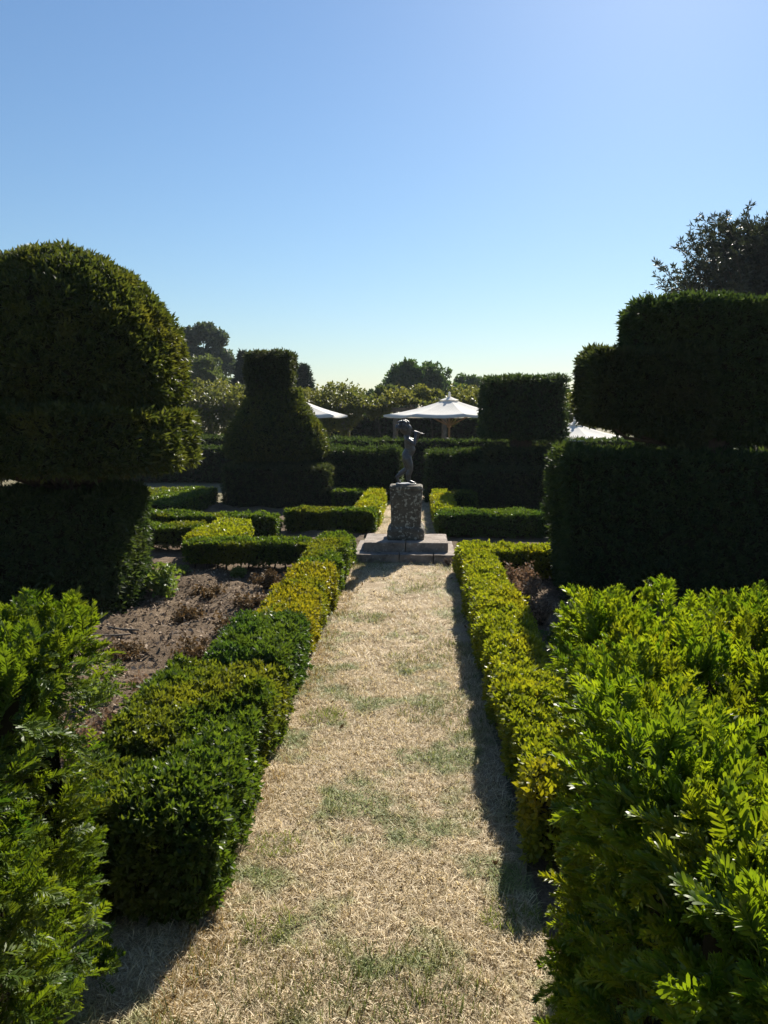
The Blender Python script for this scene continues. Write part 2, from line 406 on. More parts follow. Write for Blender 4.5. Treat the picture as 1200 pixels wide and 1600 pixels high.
def tube_geo(pts, rad, k=8):
    pts = np.array(pts, float); n = len(pts); V = []
    for i in range(n):
        d = pts[min(i + 1, n - 1)] - pts[max(i - 1, 0)]; d /= np.linalg.norm(d) + 1e-9
        a = np.array([1, 0, 0]) if abs(d[0]) < 0.8 else np.array([0, 1, 0])
        u = np.cross(d, a); u /= np.linalg.norm(u); v = np.cross(d, u)
        for j in range(k):
            th = 2 * math.pi * j / k; V.append(pts[i] + rad[i] * (math.cos(th) * u + math.sin(th) * v))
    F = [[i * k + j, i * k + (j + 1) % k, (i + 1) * k + (j + 1) % k, (i + 1) * k + j] for i in range(n - 1) for j in range(k)]
    return np.array(V), np.array(F)
def tube_caps(V, k):
    n = len(V); return [np.array([list(range(k))[::-1]]), np.array([list(range(n - k, n))])]
def tube(name, pts, rad, mat, parent=None, k=8):
    V, F = tube_geo(pts, rad, k)
    return link(name, raw_mesh(name, V, [F] + tube_caps(V, k), mat, smooth=True), parent)

# left row beside the path, near to far
hedge('box_hedge', 'nearest dark glossy clipped box hedge left of the path with shaded end face', -1.62, -0.87, 2.98, 5.08, 0.47, 'box', 21000, 0.030, BOXN_T, r=0.09, lump=0.06, depth=0.08, up=0.6, stray=0.08, fine=1.0)
hedge('box_hedge', 'short blue green glossy box piece left of path before the yellow one', -1.46, -0.92, 5.09, 6.28, 0.47, 'box_dark', 9000, 0.032, BOXN_T, r=0.07, lump=0.05, depth=0.08, up=0.7, stray=0.08, fine=1.0)
hedge('box_hedge', 'bright yellow clipped box hedge in the left row along the path', -1.42, -0.94, 6.30, 8.70, 0.45, 'box_yellow', 10000, 0.032, r=0.06, lump=0.045, stray=0.05, fine=0.8)
hedge('box_hedge', 'green clipped box hedge ending the left row beside the stone steps', -1.42, -0.92, 8.74, 10.95, 0.44, 'box', 7000, 0.036)
# right row
hedge('box_hedge', 'long yellow green clipped box hedge along the right path edge', 0.52, 0.96, 3.4, 10.5, 0.40, 'box_lime', 22000, 0.032, r=0.06, lump=0.045, stray=0.05, fine=0.75)
hedge('box_hedge', 'short yellow green box hedge branching right before the big dark topiary', 0.98, 2.6, 9.86, 10.45, 0.40, 'box_lime', 5200, 0.036)
# left cross hedges
hedge('box_hedge', 'low box hedge on bare stems crossing the left bed by the soil', -3.15, -1.44, 10.1, 10.65, 0.43, 'box', 6500, 0.036, z0=0.15, stems=11)
hedge('box_hedge', 'yellow tipped box hedge block running back from the stemmed hedge', -3.30, -2.72, 10.68, 12.6, 0.43, 'box_lime', 4200, 0.038)
hedge('box_hedge', 'shaded green box hedge beside the left topiary block', -5.2, -3.36, 11.65, 12.2, 0.42, 'box', 4000, 0.038, z0=0.1, stems=8)
hedge('box_hedge', 'long thin green box hedge ending in a lighter corner left of the gap', -5.6, -2.42, 13.05, 13.65, 0.42, 'box', 6000, 0.040)
hedge('box_hedge', 'dark fronted box hedge left of the plinth facing the path', -2.40, -0.78, 13.7, 14.25, 0.43, 'box', 5000, 0.040)
hedge('box_hedge', 'yellow green box hedge running back along the path left behind the plinth', -1.18, -0.76, 14.3, 18.2, 0.43, 'box_lime', 4500, 0.042)
hedge('box_hedge', 'small green box hedge beside the bell topiary base', -1.98, -1.22, 17.5, 18.1, 0.43, 'box', 1800, 0.042)
hedge('box_hedge', 'wide sunlit green box hedge behind the domed topiary', -8.0, -4.75, 14.7, 18.3, 0.42, 'box', 9500, 0.044)
# right cross hedges
hedge('box_hedge', 'dark fronted box hedge right of the plinth facing the path', 0.32, 2.9, 13.3, 14.05, 0.43, 'box_dark', 6500, 0.040)
hedge('box_hedge', 'bright lime box hedge running back along the path right behind the plinth', 0.30, 0.70, 14.2, 18.0, 0.43, 'box_lime', 4500, 0.042)
hedge('box_hedge', 'tiny green box hedge beside the tiered topiary base', 0.73, 1.3, 17.3, 17.9, 0.42, 'box', 1200, 0.042)

# ------------------------------------------------------------------ tall clipped yew hedges behind
TALL = 'tall clipped yew hedges'
def yhedge(label, x0, x1, y0, y1, h, n, size=0.075, mat='yew_dark', lump=0.05):
    return hedge('yew_hedge', label, x0, x1, y0, y1, h, mat, n, size, YEW_T, TALL, 0.0, 0.08, lump, 0, 0.08, 0.45, 0.5, stray=0.05)
yhedge('tall dark yew hedge block behind the statue on the left', -2.9, -0.45, 19.0, 20.3, 1.27, 9000)
yhedge('tall dark yew hedge block right of the statue', 0.18, 2.6, 18.7, 20.0, 1.24, 8500)
yhedge('long low dark yew hedge crossing the garden behind both blocks', -4.0, 9.5, 22.4, 23.6, 1.42, 14000)
yhedge('low dark yew hedge run farthest left beneath the vine', -14, -4.05, 27.0, 28.0, 1.36, 9000, 0.09)
yhedge('dark yew hedge section far left behind the bell topiary', -10.5, -5.0, 24.2, 25.2, 1.12, 6000)
yhedge('farthest tall dark hedge beneath the pergola and parasols', -5.2, 8.5, 38.0, 39.2, 2.12, 9000, 0.11)

# ------------------------------------------------------------------ topiaries
def topiary(name, label, loc):
    return thing(name, label, 'topiary', loc, 'yew topiaries')
def tier(t, shape, n, size, mat, name, lump=0.05, lfreq=1.6, depth=0.07, stray=0.015, tm=None):
    global CAMP
    loc = np.array(t.location); keep = CAMP; CAMP = keep - loc
    g = link(name, None, t); g.empty_display_size = 0.1
    V, F = shape
    clipped(g, (V - loc, F), n, size, tm or YEW_T, mat, lump, lfreq, 0.22, 0.85, depth, stray=stray)
    CAMP = keep
# A: domed one, left
cx, cy = -3.82, 8.3
tA = topiary('dome_topiary', 'big domed yew topiary with flat skirt on a square block at left', (cx, cy, 0))
tier(tA, lathe(cx, cy, [(0.68, 0.0), (0.71, 0.4), (0.72, 1.24), (0.67, 1.30), (0.1, 1.31)], 5.0), 16000, 0.056, 'yew_dark', 'base_block', 0.03)
tier(tA, lathe(cx, cy, [(0.2, 1.60), (1.14, 1.56), (1.32, 1.57), (1.37, 1.62), (1.37, 2.10), (1.33, 2.15), (0.8, 2.16)], 2.5), 19000, 0.056, 'yew', 'skirt', 0.035)
tier(tA, lathe(cx, cy, [(0.7, 2.12), (1.04, 2.16), (1.20, 2.24), (1.28, 2.33), (1.31, 2.60), (1.27, 2.82), (1.18, 3.06), (1.02, 3.34), (0.80, 3.57), (0.53, 3.74), (0.26, 3.83), (0.02, 3.86)], 2.2), 26000, 0.056, 'yew', 'dome', 0.04)
tube('trunk', [(0.1, -0.05, 1.15), (0.12, -0.05, 1.7)], [0.22, 0.20], M['bark'], tA, 10)
tube('trunk', [(-0.25, 0.1, 1.15), (-0.3, 0.1, 1.7)], [0.15, 0.15], M['bark'], tA, 10)
for k in range(9):
    a = -0.2 - k * 0.3
    tube('branch', [(0.15 * math.cos(a), 0.15 * math.sin(a) - .05, 1.32), (0.55 * math.cos(a), 0.55 * math.sin(a), 1.46), (1.0 * math.cos(a), 1.0 * math.sin(a), 1.60)], [0.03, 0.02, 0.01], M['bark'], tA, 5)
# B: bell, mid left
cx, cy = -3.42, 18.75
tB = topiary('bell_topiary', 'dark bell shaped yew topiary with tall square neck on a block', (cx, cy, 0))
tier(tB, lathe(cx + .12, cy, [(1.27, 0.0), (1.28, 0.87), (1.25, 0.94), (0.2, 1.03)], 7.0), 10500, 0.060, 'yew_brown', 'base_block', 0.015)
tier(tB, lathe(cx, cy, [(0.50, 1.10), (0.95, 1.11), (1.16, 1.18), (1.21, 1.32), (1.18, 1.52), (1.04, 1.90), (0.80, 2.25), (0.64, 2.52), (0.54, 2.75)], 2.5), 14000, 0.060, 'yew', 'bell', 0.02)
tier(tB, lathe(cx - .12, cy, [(0.53, 2.55), (0.55, 3.0), (0.57, 3.50), (0.52, 3.58), (0.05, 3.60)], 5.0), 6500, 0.060, 'yew_brown', 'neck', 0.015)
# C: tiered block, mid right
cx, cy = 2.42, 18.75
tC = topiary('tiered_topiary', 'dark yew topiary of a cube above two wider tiers right of statue', (cx, cy, 0))
tier(tC, lathe(cx, cy, [(1.32, 0.0), (1.32, 0.82), (1.25, 0.91), (0.2, 0.94)], 7.0), 8500, 0.070, 'yew_brown', 'base_block', 0.03)
tier(tC, lathe(cx, cy, [(0.86, 0.93), (0.90, 0.98), (0.89, 1.24), (0.82, 1.32), (0.1, 1.34)], 6.0), 4000, 0.08, 'yew_brown', 'middle_tier', 0.04)
tier(tC, lathe(cx, cy, [(0.2, 1.60), (0.88, 1.60), (0.96, 1.66), (0.95, 2.2), (0.92, 2.90), (0.87, 2.98), (0.1, 3.01)], 7.0), 10500, 0.068, 'yew_dark', 'cube', 0.03)
tube('trunk', [(0, 0, 1.25), (0, 0, 1.75)], [0.26, 0.26], M['bark'], tC, 10)
# D: big figure, right
tD = topiary('figure_topiary', 'huge dark yew topiary with rounded chest over a long block at right', (3.2, 9.2, 0))
tier(tD, rbox(1.63, 5.4, 8.6, 9.75, 0, 1.69, 0.10), 26000, 0.058, 'yew_dark', 'base_block', 0.045)
def sheared(shape, f):
    V, F = shape; V = V.copy(); f(V); return V, F
def bodyf(V):
    z = V[:, 2]
    lowm = np.clip((2.35 - z) / 0.6, 0, 1); V[:, 0] += lowm ** 1.5 * 0.55 * np.clip((4.2 - V[:, 0]) / 2, 0, 1)
tier(tD, sheared(rbox(2.30, 5.6, 8.7, 9.7, 1.80, 3.44, 0.32, 0.1), bodyf), 26000, 0.058, 'yew_dark', 'body', 0.05)
def chestf(V):
    V[:, 2] += np.clip((2.9 - V[:, 0]) / 1.1, 0, 1) * np.clip((2.5 - V[:, 2]) / 0.7, 0, 1) * 0.30
tier(tD, sheared(rbox(1.88, 3.2, 8.62, 9.7, 1.80, 2.84, 0.12, 0.08), chestf), 13000, 0.058, 'yew_brown', 'chest', 0.04)
for k, (x, y) in enumerate(((3.35, 9.2), (4.4, 9.25))):
    tube('trunk', [(x - 3.2, y - 9.2, 1.5), (x - 3.2, y - 9.2, 2.2)], [0.16, 0.2], M['bark'], tD, 10)
for k in range(8):
    x = 2.0 + 0.22 * k
    tube('branch', [(0.15, -0.05, 1.70), (x - 3.2 + .3, -0.35 + .09 * k, 1.86), (x - 3.2, -0.4 + .1 * k, 2.1)], [0.03, 0.02, 0.008], M['bark'], tD, 5)

# ------------------------------------------------------------------ foreground shrubs: leafy shoots
def spray(npair, seed, nl=0.036, nw=0.0052, length=0.11, vee=0.5, curl=0.25, lo=False):
    """two-ranked yew shoot along +Y, upper side +Z"""
    g = np.random.default_rng(seed); V, Q, T = [], [], []
    def stem_pt(t): return np.array([0.008 * math.sin(3 * t + seed), length * t, -0.02 * t * t + curl * 0.08 * t])
    pv = []
    for i in range(4):
        c = stem_pt(i / 3); r = 0.0022 * (1 - 0.6 * i / 3)
        pv += [c + np.array([r, 0, 0]), c + np.array([-r * .5, 0, r * .87]), c + np.array([-r * .5, 0, -r * .87])]
    V += pv
    for i in range(3):
        for j in range(3): Q.append([i * 3 + j, i * 3 + (j + 1) % 3, i * 3 + 3 + (j + 1) % 3, i * 3 + 3 + j])
    def needle(b, d, up, L, wd):
        s = np.cross(d, up); s /= np.linalg.norm(s); o = len(V)
        m = b + d * L * 0.55 + up * L * 0.06; t = b + d * L - up * L * 0.02
        m2 = b + d * L * 0.88 + up * L * 0.02
        if lo:
            V.extend([b, m + s * wd * .55, t, m - s * wd * .55]); Q.append([o, o + 1, o + 2, o + 3]); return
        V.extend([b - s * wd * .3, b + s * wd * .3, m + s * wd * .5, m - s * wd * .5, m2 + s * wd * .42, m2 - s * wd * .42, t])
        Q.append([o, o + 1, o + 2, o + 3]); Q.append([o + 3, o + 2, o + 4, o + 5]); T.append([o + 5, o + 4, o + 6])
    for i in range(npair):
        t = 0.04 + 0.96 * (i + 0.6) / npair; b = stem_pt(t)
        L = nl * (0.72 + 0.42 * math.sin(math.pi * min(1, 0.2 + 0.72 * t))) * (0.85 + 0.3 * g.random())
        for sgn in (-1, 1):
            fwd = 0.55 + 0.55 * t + 0.16 * g.normal(); ph = vee * (0.15 + 1.5 * g.random())
            d = np.array([sgn * math.cos(ph), fwd, math.sin(ph)]); d /= np.linalg.norm(d)
            up = np.array([-sgn * math.sin(ph), 0.3 * g.normal(), math.cos(ph)]); up -= d * (up @ d); up /= np.linalg.norm(up)
            needle(b, d, up, L, nw * (0.85 + 0.3 * g.random()))
    for k in range(5):
        d = np.array([0.5 * g.normal() * .7, 1, 0.35 + 0.3 * g.normal()]); d /= np.linalg.norm(d)
        up = np.array([0, 0, 1.0]); up -= d * d[2]; up /= np.linalg.norm(up)
        needle(stem_pt(0.98), d, up, nl * (0.55 + 0.35 * g.random()), nw)
    V = np.array(V)
    if lo: return V[12:], np.array(Q[9:]) - 12
    return V, [np.array(Q), np.array(T)]
def basis(D, up_hint):
    Yd = D / np.linalg.norm(D, axis=1, keepdims=True)
    Z = up_hint - Yd * (Yd * up_hint).sum(1, keepdims=True); Z /= np.linalg.norm(Z, axis=1, keepdims=True) + 1e-9
    X = np.cross(Yd, Z); return X, Yd, Z
def shoot_shrub(name, label, shape, n, tmpls2, mat, loc, lump, size, outw=1.0, upw=0.6, rand=0.35, depth=0.10, nparts=300, core_in=0.19, cluster=4, fan=0.42, bump=0.05):
    t = thing(name, label, 'shrub', loc, 'foreground yew shrubs')
    tmpl, low = tmpls2
    L0 = np.array(loc)
    V, F = shape; VN = vnormals(V, F)
    Vd = V + VN * (fbm(V, 2.0, 31.0 + loc[0], 3)[:, None] * lump)
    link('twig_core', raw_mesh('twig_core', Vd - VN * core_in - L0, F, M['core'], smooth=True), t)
    nc = n // cluster
    P, Nn = sample(Vd, F, nc, 0.3)
    P = P - Nn * (depth * rng.random(nc) ** 0.8)[:, None] - Nn * 0.06
    P = P + Nn * (vnoise(P, 5.0, 9.0) * bump)[:, None]
    Dc = Nn * outw + rng.normal(size=(nc, 3)) * rand; Dc[:, 2] += upw
    Dc /= np.linalg.norm(Dc, axis=1, keepdims=True)
    n = nc * cluster
    P = np.repeat(P, cluster, 0) + rng.normal(size=(n, 3)) * 0.012; Nn = np.repeat(Nn, cluster, 0)
    D = np.repeat(Dc, cluster, 0) + rng.normal(size=(n, 3)) * fan
    hint = np.tile([0, 0, 1.0], (n, 1)) + Nn * 0.4 + rng.normal(size=(n, 3)) * 0.35
    X, Yd, Z = basis(D, hint)
    s = size * (0.7 + 0.55 * rng.random(n))
    # the shoots that show largest become parts of their own
    fw = np.array([-math.sin(R(2.56)) * math.cos(R(7.01)), math.cos(R(2.56)) * math.cos(R(7.01)), -math.sin(R(7.01))])
    rt = np.array([math.cos(R(2.56)), math.sin(R(2.56)), 0]); upv = np.cross(rt, fw)
    d = P - CAMP; dz = d @ fw; px = 600 + F_PX * (d @ rt) / dz; py = 800 - F_PX * (d @ upv) / dz
    inside = (dz > 0.3) & (px > -20) & (px < 1220) & (py > 0) & (py < 1620)
    face = -(Nn * d).sum(1) / np.linalg.norm(d, axis=1)
    score = np.where(inside & (face > -0.15), s / dz * (0.6 + np.clip(face, 0, 1)), -1)
    order = np.argsort(-score); top = order[:nparts]; top = top[score[top] > 0]
    k = rng.integers(0, len(tmpl), n)
    meshes = []
    for q, (tv, tf) in enumerate(tmpl):
        meshes.append(raw_mesh('leafy_shoot', tv, tf, M[mat], np.clip(rng.random() * 0.4 + 0.3 + rng.normal(size=len(tv)) * 0.05, 0, 1)))
    from mathutils import Matrix
    for i in top:
        o = link('leafy_shoot', meshes[k[i]], t)
        m = Matrix(((X[i, 0] * s[i], Yd[i, 0] * s[i], Z[i, 0] * s[i], P[i, 0] - L0[0]), (X[i, 1] * s[i], Yd[i, 1] * s[i], Z[i, 1] * s[i], P[i, 1] - L0[1]), (X[i, 2] * s[i], Yd[i, 2] * s[i], Z[i, 2] * s[i], P[i, 2] - L0[2]), (0, 0, 0, 1)))
        o.matrix_local = m
    # shoots far outside the picture or turned well away are thinned out
    gone = ((~((dz > 0.2) & (px > -160) & (px < 1360) & (py < 1800))) | (face < -0.45)) & (rng.random(n) < 0.6)
    rest = np.setdiff1d(np.arange(n)[~gone], top)
    Vs, Qs, vs, o = [], [], [], 0
    for q, (tv, tf) in enumerate(low):
        r = rest[k[rest] == q]
        W = (tv[None, :, 0:1] * X[r][:, None] + tv[None, :, 1:2] * Yd[r][:, None] + tv[None, :, 2:3] * Z[r][:, None]) * s[r][:, None, None] + (P[r] - L0)[:, None]
        off = (np.arange(len(r)) * len(tv))[:, None, None] + o
        Qs.append((tf[None] + off).reshape(-1, 4))
        Vs.append(W.reshape(-1, 3)); o += len(Vs[-1]); vs.append(np.repeat(rng.random(len(r)), len(tv)))
    stuff(link('foliage', raw_mesh('foliage', np.concatenate(Vs), np.concatenate(Qs), M[mat], np.concatenate(vs)), t))
    return t
SP_BIG = [[spray(17, s, 0.028, 0.0056, 0.095, 0.85, 0.6) for s in range(8)], [spray(15, s, 0.029, 0.0068, 0.095, 0.85, 0.6, True) for s in range(8)]]
SP_SM = [[spray(13, s + 20, 0.024, 0.0045, 0.078, 0.45, 0.4) for s in range(7)], [spray(11, s + 20, 0.025, 0.0055, 0.078, 0.45, 0.4, True) for s in range(7)]]
def fore_right(V):
    # rounds the far corner beside the path
    far = np.clip((V[:, 1] - 2.0) / 1.2, 0, 1); low = np.clip((1.0 - V[:, 2]) / 1.0, 0, 1)
    V[:, 0] += np.clip((1.2 - V[:, 0]) / 0.8, 0, 1) * far * 0.10
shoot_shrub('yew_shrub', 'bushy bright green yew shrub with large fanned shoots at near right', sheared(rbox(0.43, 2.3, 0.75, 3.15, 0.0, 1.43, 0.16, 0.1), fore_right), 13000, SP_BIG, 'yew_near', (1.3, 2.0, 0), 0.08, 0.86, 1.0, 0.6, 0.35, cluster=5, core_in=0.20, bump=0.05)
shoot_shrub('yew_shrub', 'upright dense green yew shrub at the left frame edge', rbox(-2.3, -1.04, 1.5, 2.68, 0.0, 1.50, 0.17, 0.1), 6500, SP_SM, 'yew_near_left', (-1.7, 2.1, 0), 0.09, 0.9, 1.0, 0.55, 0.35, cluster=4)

# ------------------------------------------------------------------ stone steps and plinth
def stone_mat(name, c0, c1, lich, lo, hi, scale=9):
    m, n, out = nodes(name)
    p = N(n, 'ShaderNodeBsdfPrincipled'); p.inputs['Roughness'].default_value = 0.9; p.inputs['Specular IOR Level'].default_value = 0.15
    base = ramp(n, noise(n, scale, 6, 0.7), [(0.35, c0), (0.65, c1)])
    f = ramp(n, noise(n, 22, 3, 0.55), [(lo, (0, 0, 0)), (hi, (1, 1, 1))])
    col = mixc(n, f, base, lich)
    f2 = ramp(n, noise(n, 5, 4, 0.7), [(0.52, (0, 0, 0)), (0.72, (0.75, 0.75, 0.75))])
    col = mixc(n, f2, col, (0.05, 0.045, 0.035))
    n.links.new(col, p.inputs['Base Color'])
    b = N(n, 'ShaderNodeBump'); b.inputs['Strength'].default_value = 0.7; b.inputs['Distance'].default_value = 0.01
    n.links.new(noise(n, 60, 6, 0.75), b.inputs['Height']); n.links.new(b.outputs[0], p.inputs['Normal'])
    n.links.new(p.outputs[0], out.inputs[0]); return m
M['plinth'] = stone_mat('lichened_stone', (0.075, 0.065, 0.052), (0.14, 0.125, 0.10), (0.34, 0.33, 0.28), 0.555, 0.62)
M['step'] = stone_mat('step_stone', (0.19, 0.155, 0.13), (0.33, 0.28, 0.24), (0.40, 0.36, 0.32), 0.6, 0.7, 6)
def stone_slab(x0, x1, y0, y1, z0, z1, parent, loc, name='slab', r=0.012, amp=0.006, mat='step'):
    V, F = rbox(x0, x1, y0, y1, z0, z1, r, 0.05); VN = vnormals(V, F)
    V = V + fbm(V, 7.0, 4.0)[:, None] * amp * VN
    return link(name, raw_mesh(name, V - np.array(loc), F, M[mat], smooth=True), parent)
sl = (-0.2, 11.6, 0)
st = thing('stone_steps', 'two tier weathered stone steps carrying the statue plinth', 'steps', sl)
for x0, x1 in ((-0.93, -0.28), (-0.272, 0.21), (0.218, 0.53)):
    stone_slab(x0, x1, 10.98, 12.30, -0.05, 0.135, st, sl)
for x0, x1 in ((-0.80, -0.19), (-0.182, 0.43)):
    stone_slab(x0, x1, 11.20, 12.08, 0.10, 0.275, st, sl)
pl = (-0.19, 11.67, 0.27)
pt = thing('stone_plinth', 'lichen spotted square stone plinth under the statue', 'plinth', pl)
def plinth_part(name, prof, ex=9.0, amp=0.010):
    V, F = lathe(0, 0, prof, ex, 64, 0.0, 0.02); VN = vnormals(V, F)
    Pn = V + np.array(pl); V = V + VN * (fbm(Pn, 6.0, 2.0)[:, None] * amp + fbm(Pn, 25.0, 2.0)[:, None] * amp * .35)
    return link(name, raw_mesh(name, V, F, M['plinth'], smooth=True), pt)
plinth_part('foot_block', [(0.02, 0.003), (0.275, 0.003), (0.28, 0.06), (0.278, 0.14), (0.262, 0.175), (0.242, 0.20), (0.02, 0.205)])
plinth_part('shaft', [(0.02, 0.19), (0.236, 0.19), (0.225, 0.24), (0.226, 0.45), (0.238, 0.60), (0.236, 0.735), (0.02, 0.74)], amp=0.008)
plinth_part('cap', [(0.02, 0.735), (0.238, 0.737), (0.245, 0.75), (0.245, 0.79), (0.236, 0.805), (0.02, 0.807)], amp=0.007)

# ------------------------------------------------------------------ statue
M['lead'] = plain('dark_bronze', (0.055, 0.055, 0.06), 0.42, 0.5, 0.35, c2=(0.10, 0.10, 0.105), scale=25, bump=0.15, bscale=90)
so = (-0.21, 11.67, 1.075)
sta = thing('cherub_statue', 'dark bronze curly haired child figure playing a pipe on the plinth', 'statue', so)
def skin_body():
    pts = {}; V = []; E = []; Rr = []
    def add(n, p, r, par=None):
        pts[n] = len(V); V.append(p); Rr.append(r if isinstance(r, tuple) else (r, r))
        if par: E.append((pts[par], pts[n]))
    add('pelvis', (0.030, 0, 0.445), (0.078, 0.088))
    add('belly', (0.078, 0, 0.525), (0.080, 0.078), 'pelvis'); add('chest', (0.062, 0, 0.625), (0.070, 0.082), 'belly')
    add('shoul', (0.035, 0, 0.695), (0.050, 0.068), 'chest'); add('neck', (0.018, 0, 0.732), 0.038, 'shoul')
    add('jaw', (0.036, 0, 0.780), (0.054, 0.050), 'neck'); add('head', (0.010, 0, 0.840), (0.088, 0.080), 'jaw'); add('crown', (-0.015, 0, 0.905), (0.066, 0.064), 'head')
    add('brow', (0.078, 0, 0.862), 0.022, 'head'); add('nose', (0.104, 0, 0.828), 0.011, 'brow'); add('chin', (0.075, 0, 0.768), 0.020, 'jaw')
    for s, nm in ((-1, 'n'), (1, 'f')):
        add('sh' + nm, (0.045, s * 0.080, 0.680), 0.036, 'shoul')
        if s < 0: el, wr, ha = (0.142, -0.120, 0.610), (0.150, -0.065, 0.710), (0.158, -0.032, 0.752)
        else: el, wr, ha = (0.165, 0.120, 0.645), (0.195, 0.06, 0.735), (0.205, 0.028, 0.760)
        mid = tuple((np.array(el) + np.array((0.045, s * 0.080, 0.680))) / 2)
        add('ua' + nm, mid, 0.033, 'sh' + nm); add('el' + nm, el, 0.027, 'ua' + nm); add('wr' + nm, wr, 0.018, 'el' + nm); add('ha' + nm, ha, 0.020, 'wr' + nm)
    add('hipn', (0.040, -0.045, 0.385), 0.066, 'pelvis'); add('thighn', (0.070, -0.05, 0.31), 0.056, 'hipn'); add('kneen', (0.085, -0.052, 0.235), 0.042, 'thighn'); add('calfn', (0.055, -0.052, 0.160), 0.042, 'kneen')
    add('ankn', (0.058, -0.052, 0.065), 0.024, 'calfn'); add('ballsn', (0.112, -0.056, 0.042), 0.022, 'ankn'); add('toen', (0.148, -0.058, 0.036), 0.015, 'ballsn')
    add('hipf', (0.022, 0.045, 0.385), 0.066, 'pelvis'); add('thighf', (0.030, 0.05, 0.31), 0.054, 'hipf'); add('kneef', (0.034, 0.052, 0.240), 0.042, 'thighf'); add('calff', (-0.045, 0.052, 0.180), 0.040, 'kneef')
    add('ankf', (-0.120, 0.052, 0.120), 0.024, 'calff'); add('ballf', (-0.098, 0.055, 0.055), 0.020, 'ankf'); add('toef', (-0.068, 0.057, 0.036), 0.015, 'ballf')
    geo = []
    polys, verts = [], []
    def put(Vv, Fl):
        o = len(verts); verts.extend(map(tuple, Vv))
        for f in Fl: polys.extend([tuple(int(q) + o for q in r) for r in f])
    for p, r in zip(V, Rr):
        a, b = ellipsoid(p, (r[0], r[1], r[0]), 14, 8); put(a, [b])
    for a, b in E:
        n_ = 6; A, B = np.array(V[a]), np.array(V[b]); ra, rb = Rr[a], Rr[b]
        for q in range(1, n_):
            t_ = q / n_; rr = [ra[k] * (1 - t_) + rb[k] * t_ for k in (0, 1)]
            x, f = ellipsoid(A * (1 - t_) + B * t_, (rr[0], rr[1], rr[0]), 12, 8); put(x, [f])
    pipe0, pipe1 = np.array((0.098, 0, 0.805)), np.array((0.285, -0.005, 0.752))
    for hx, sg in ((0.158, -1), (0.205, 1)):
        t0 = (hx - 0.098) / 0.187; ax = pipe0 + (pipe1 - pipe0) * t0
        for k in range(4):
            c = ax + np.array([0.014 * (k - 1.5), 0, -0.004 * (k - 1.5)])
            x, f = tube_geo([c + np.array([0, sg * 0.030, -0.022]), c + np.array([0, sg * 0.017, 0.006]), c + np.array([0, sg * 0.003, 0.016]), c + np.array([0, -sg * 0.010 * (0.7 + 0.1 * k), 0.010])], [0.0075, 0.007, 0.0065, 0.005], 8); put(x, [f] + tube_caps(x, 8))
        x, f = tube_geo([ax + np.array([-0.02, sg * 0.028, -0.02]), ax + np.array([-0.008, sg * 0.012, -0.020]), ax + np.array([0.004, -sg * 0.004, -0.014])], [0.009, 0.008, 0.006], 8); put(x, [f] + tube_caps(x, 8))
    me = bpy.data.meshes.new('body'); me.from_pydata(verts, [], polys); me.update()
    o = link('body', me, sta)
    md = o.modifiers.new('remesh', 'REMESH'); md.mode = 'VOXEL'; md.voxel_size = 0.0065; md.use_smooth_shade = True
    sm = o.modifiers.new('smooth', 'SMOOTH'); sm.iterations = 6; sm.factor = 0.5
    bpy.context.view_layer.update()
    dg = bpy.context.evaluated_depsgraph_get()
    me2 = bpy.data.meshes.new_from_object(o.evaluated_get(dg))
    o.modifiers.clear(); o.data = me2
    me2.materials.clear(); me2.materials.append(M['lead'])
    for p in me2.polygons: p.use_smooth = True
    return o
skin_body()
hp = []
g = np.random.default_rng(4)
for k in range(80):
    th, ph = g.random() * 2 * math.pi, math.acos(1 - 1.45 * g.random())
    d = np.array([math.sin(ph) * math.cos(th), math.sin(ph) * math.sin(th), math.cos(ph)])
    if d[0] > 0.45 and d[2] < 0.55: continue
    d = d @ np.array([[0.9, 0, -0.35], [0, 1, 0], [0.35, 0, 0.9]]) if False else d
    c = np.array([-0.022, 0, 0.862]) + d * np.array([0.098, 0.088, 0.092])
    hp.append(ellipsoid(c, (0.020 + 0.012 * g.random(), 0.020 + 0.010 * g.random(), 0.018 + 0.010 * g.random()), 10, 6))
V, F = join(hp); link('hair', raw_mesh('hair', V, F, M['lead'], smooth=True), sta)
for s in (-1, 1):
    V, F = ellipsoid((0.012, s * 0.074, 0.838), (0.014, 0.008, 0.020), 10, 6); link('ear', raw_mesh('ear', V, F, M['lead'], smooth=True), sta)
pipe0, pipe1 = np.array((0.098, 0, 0.805)), np.array((0.285, -0.005, 0.752))
tube('pipe', [tuple(pipe0), tuple(pipe0 * .3 + pipe1 * .7), tuple(pipe1)], [0.008, 0.009, 0.015], M['lead'], sta, 10)
V, F = lathe(0.02, 0, [(0.01, 0.0), (0.15, 0.0), (0.155, 0.01), (0.15, 0.026), (0.01, 0.03)], 2.3, 40, 0, 0.02)
link('round_base', raw_mesh('round_base', V, F, M['lead'], smooth=True), sta)

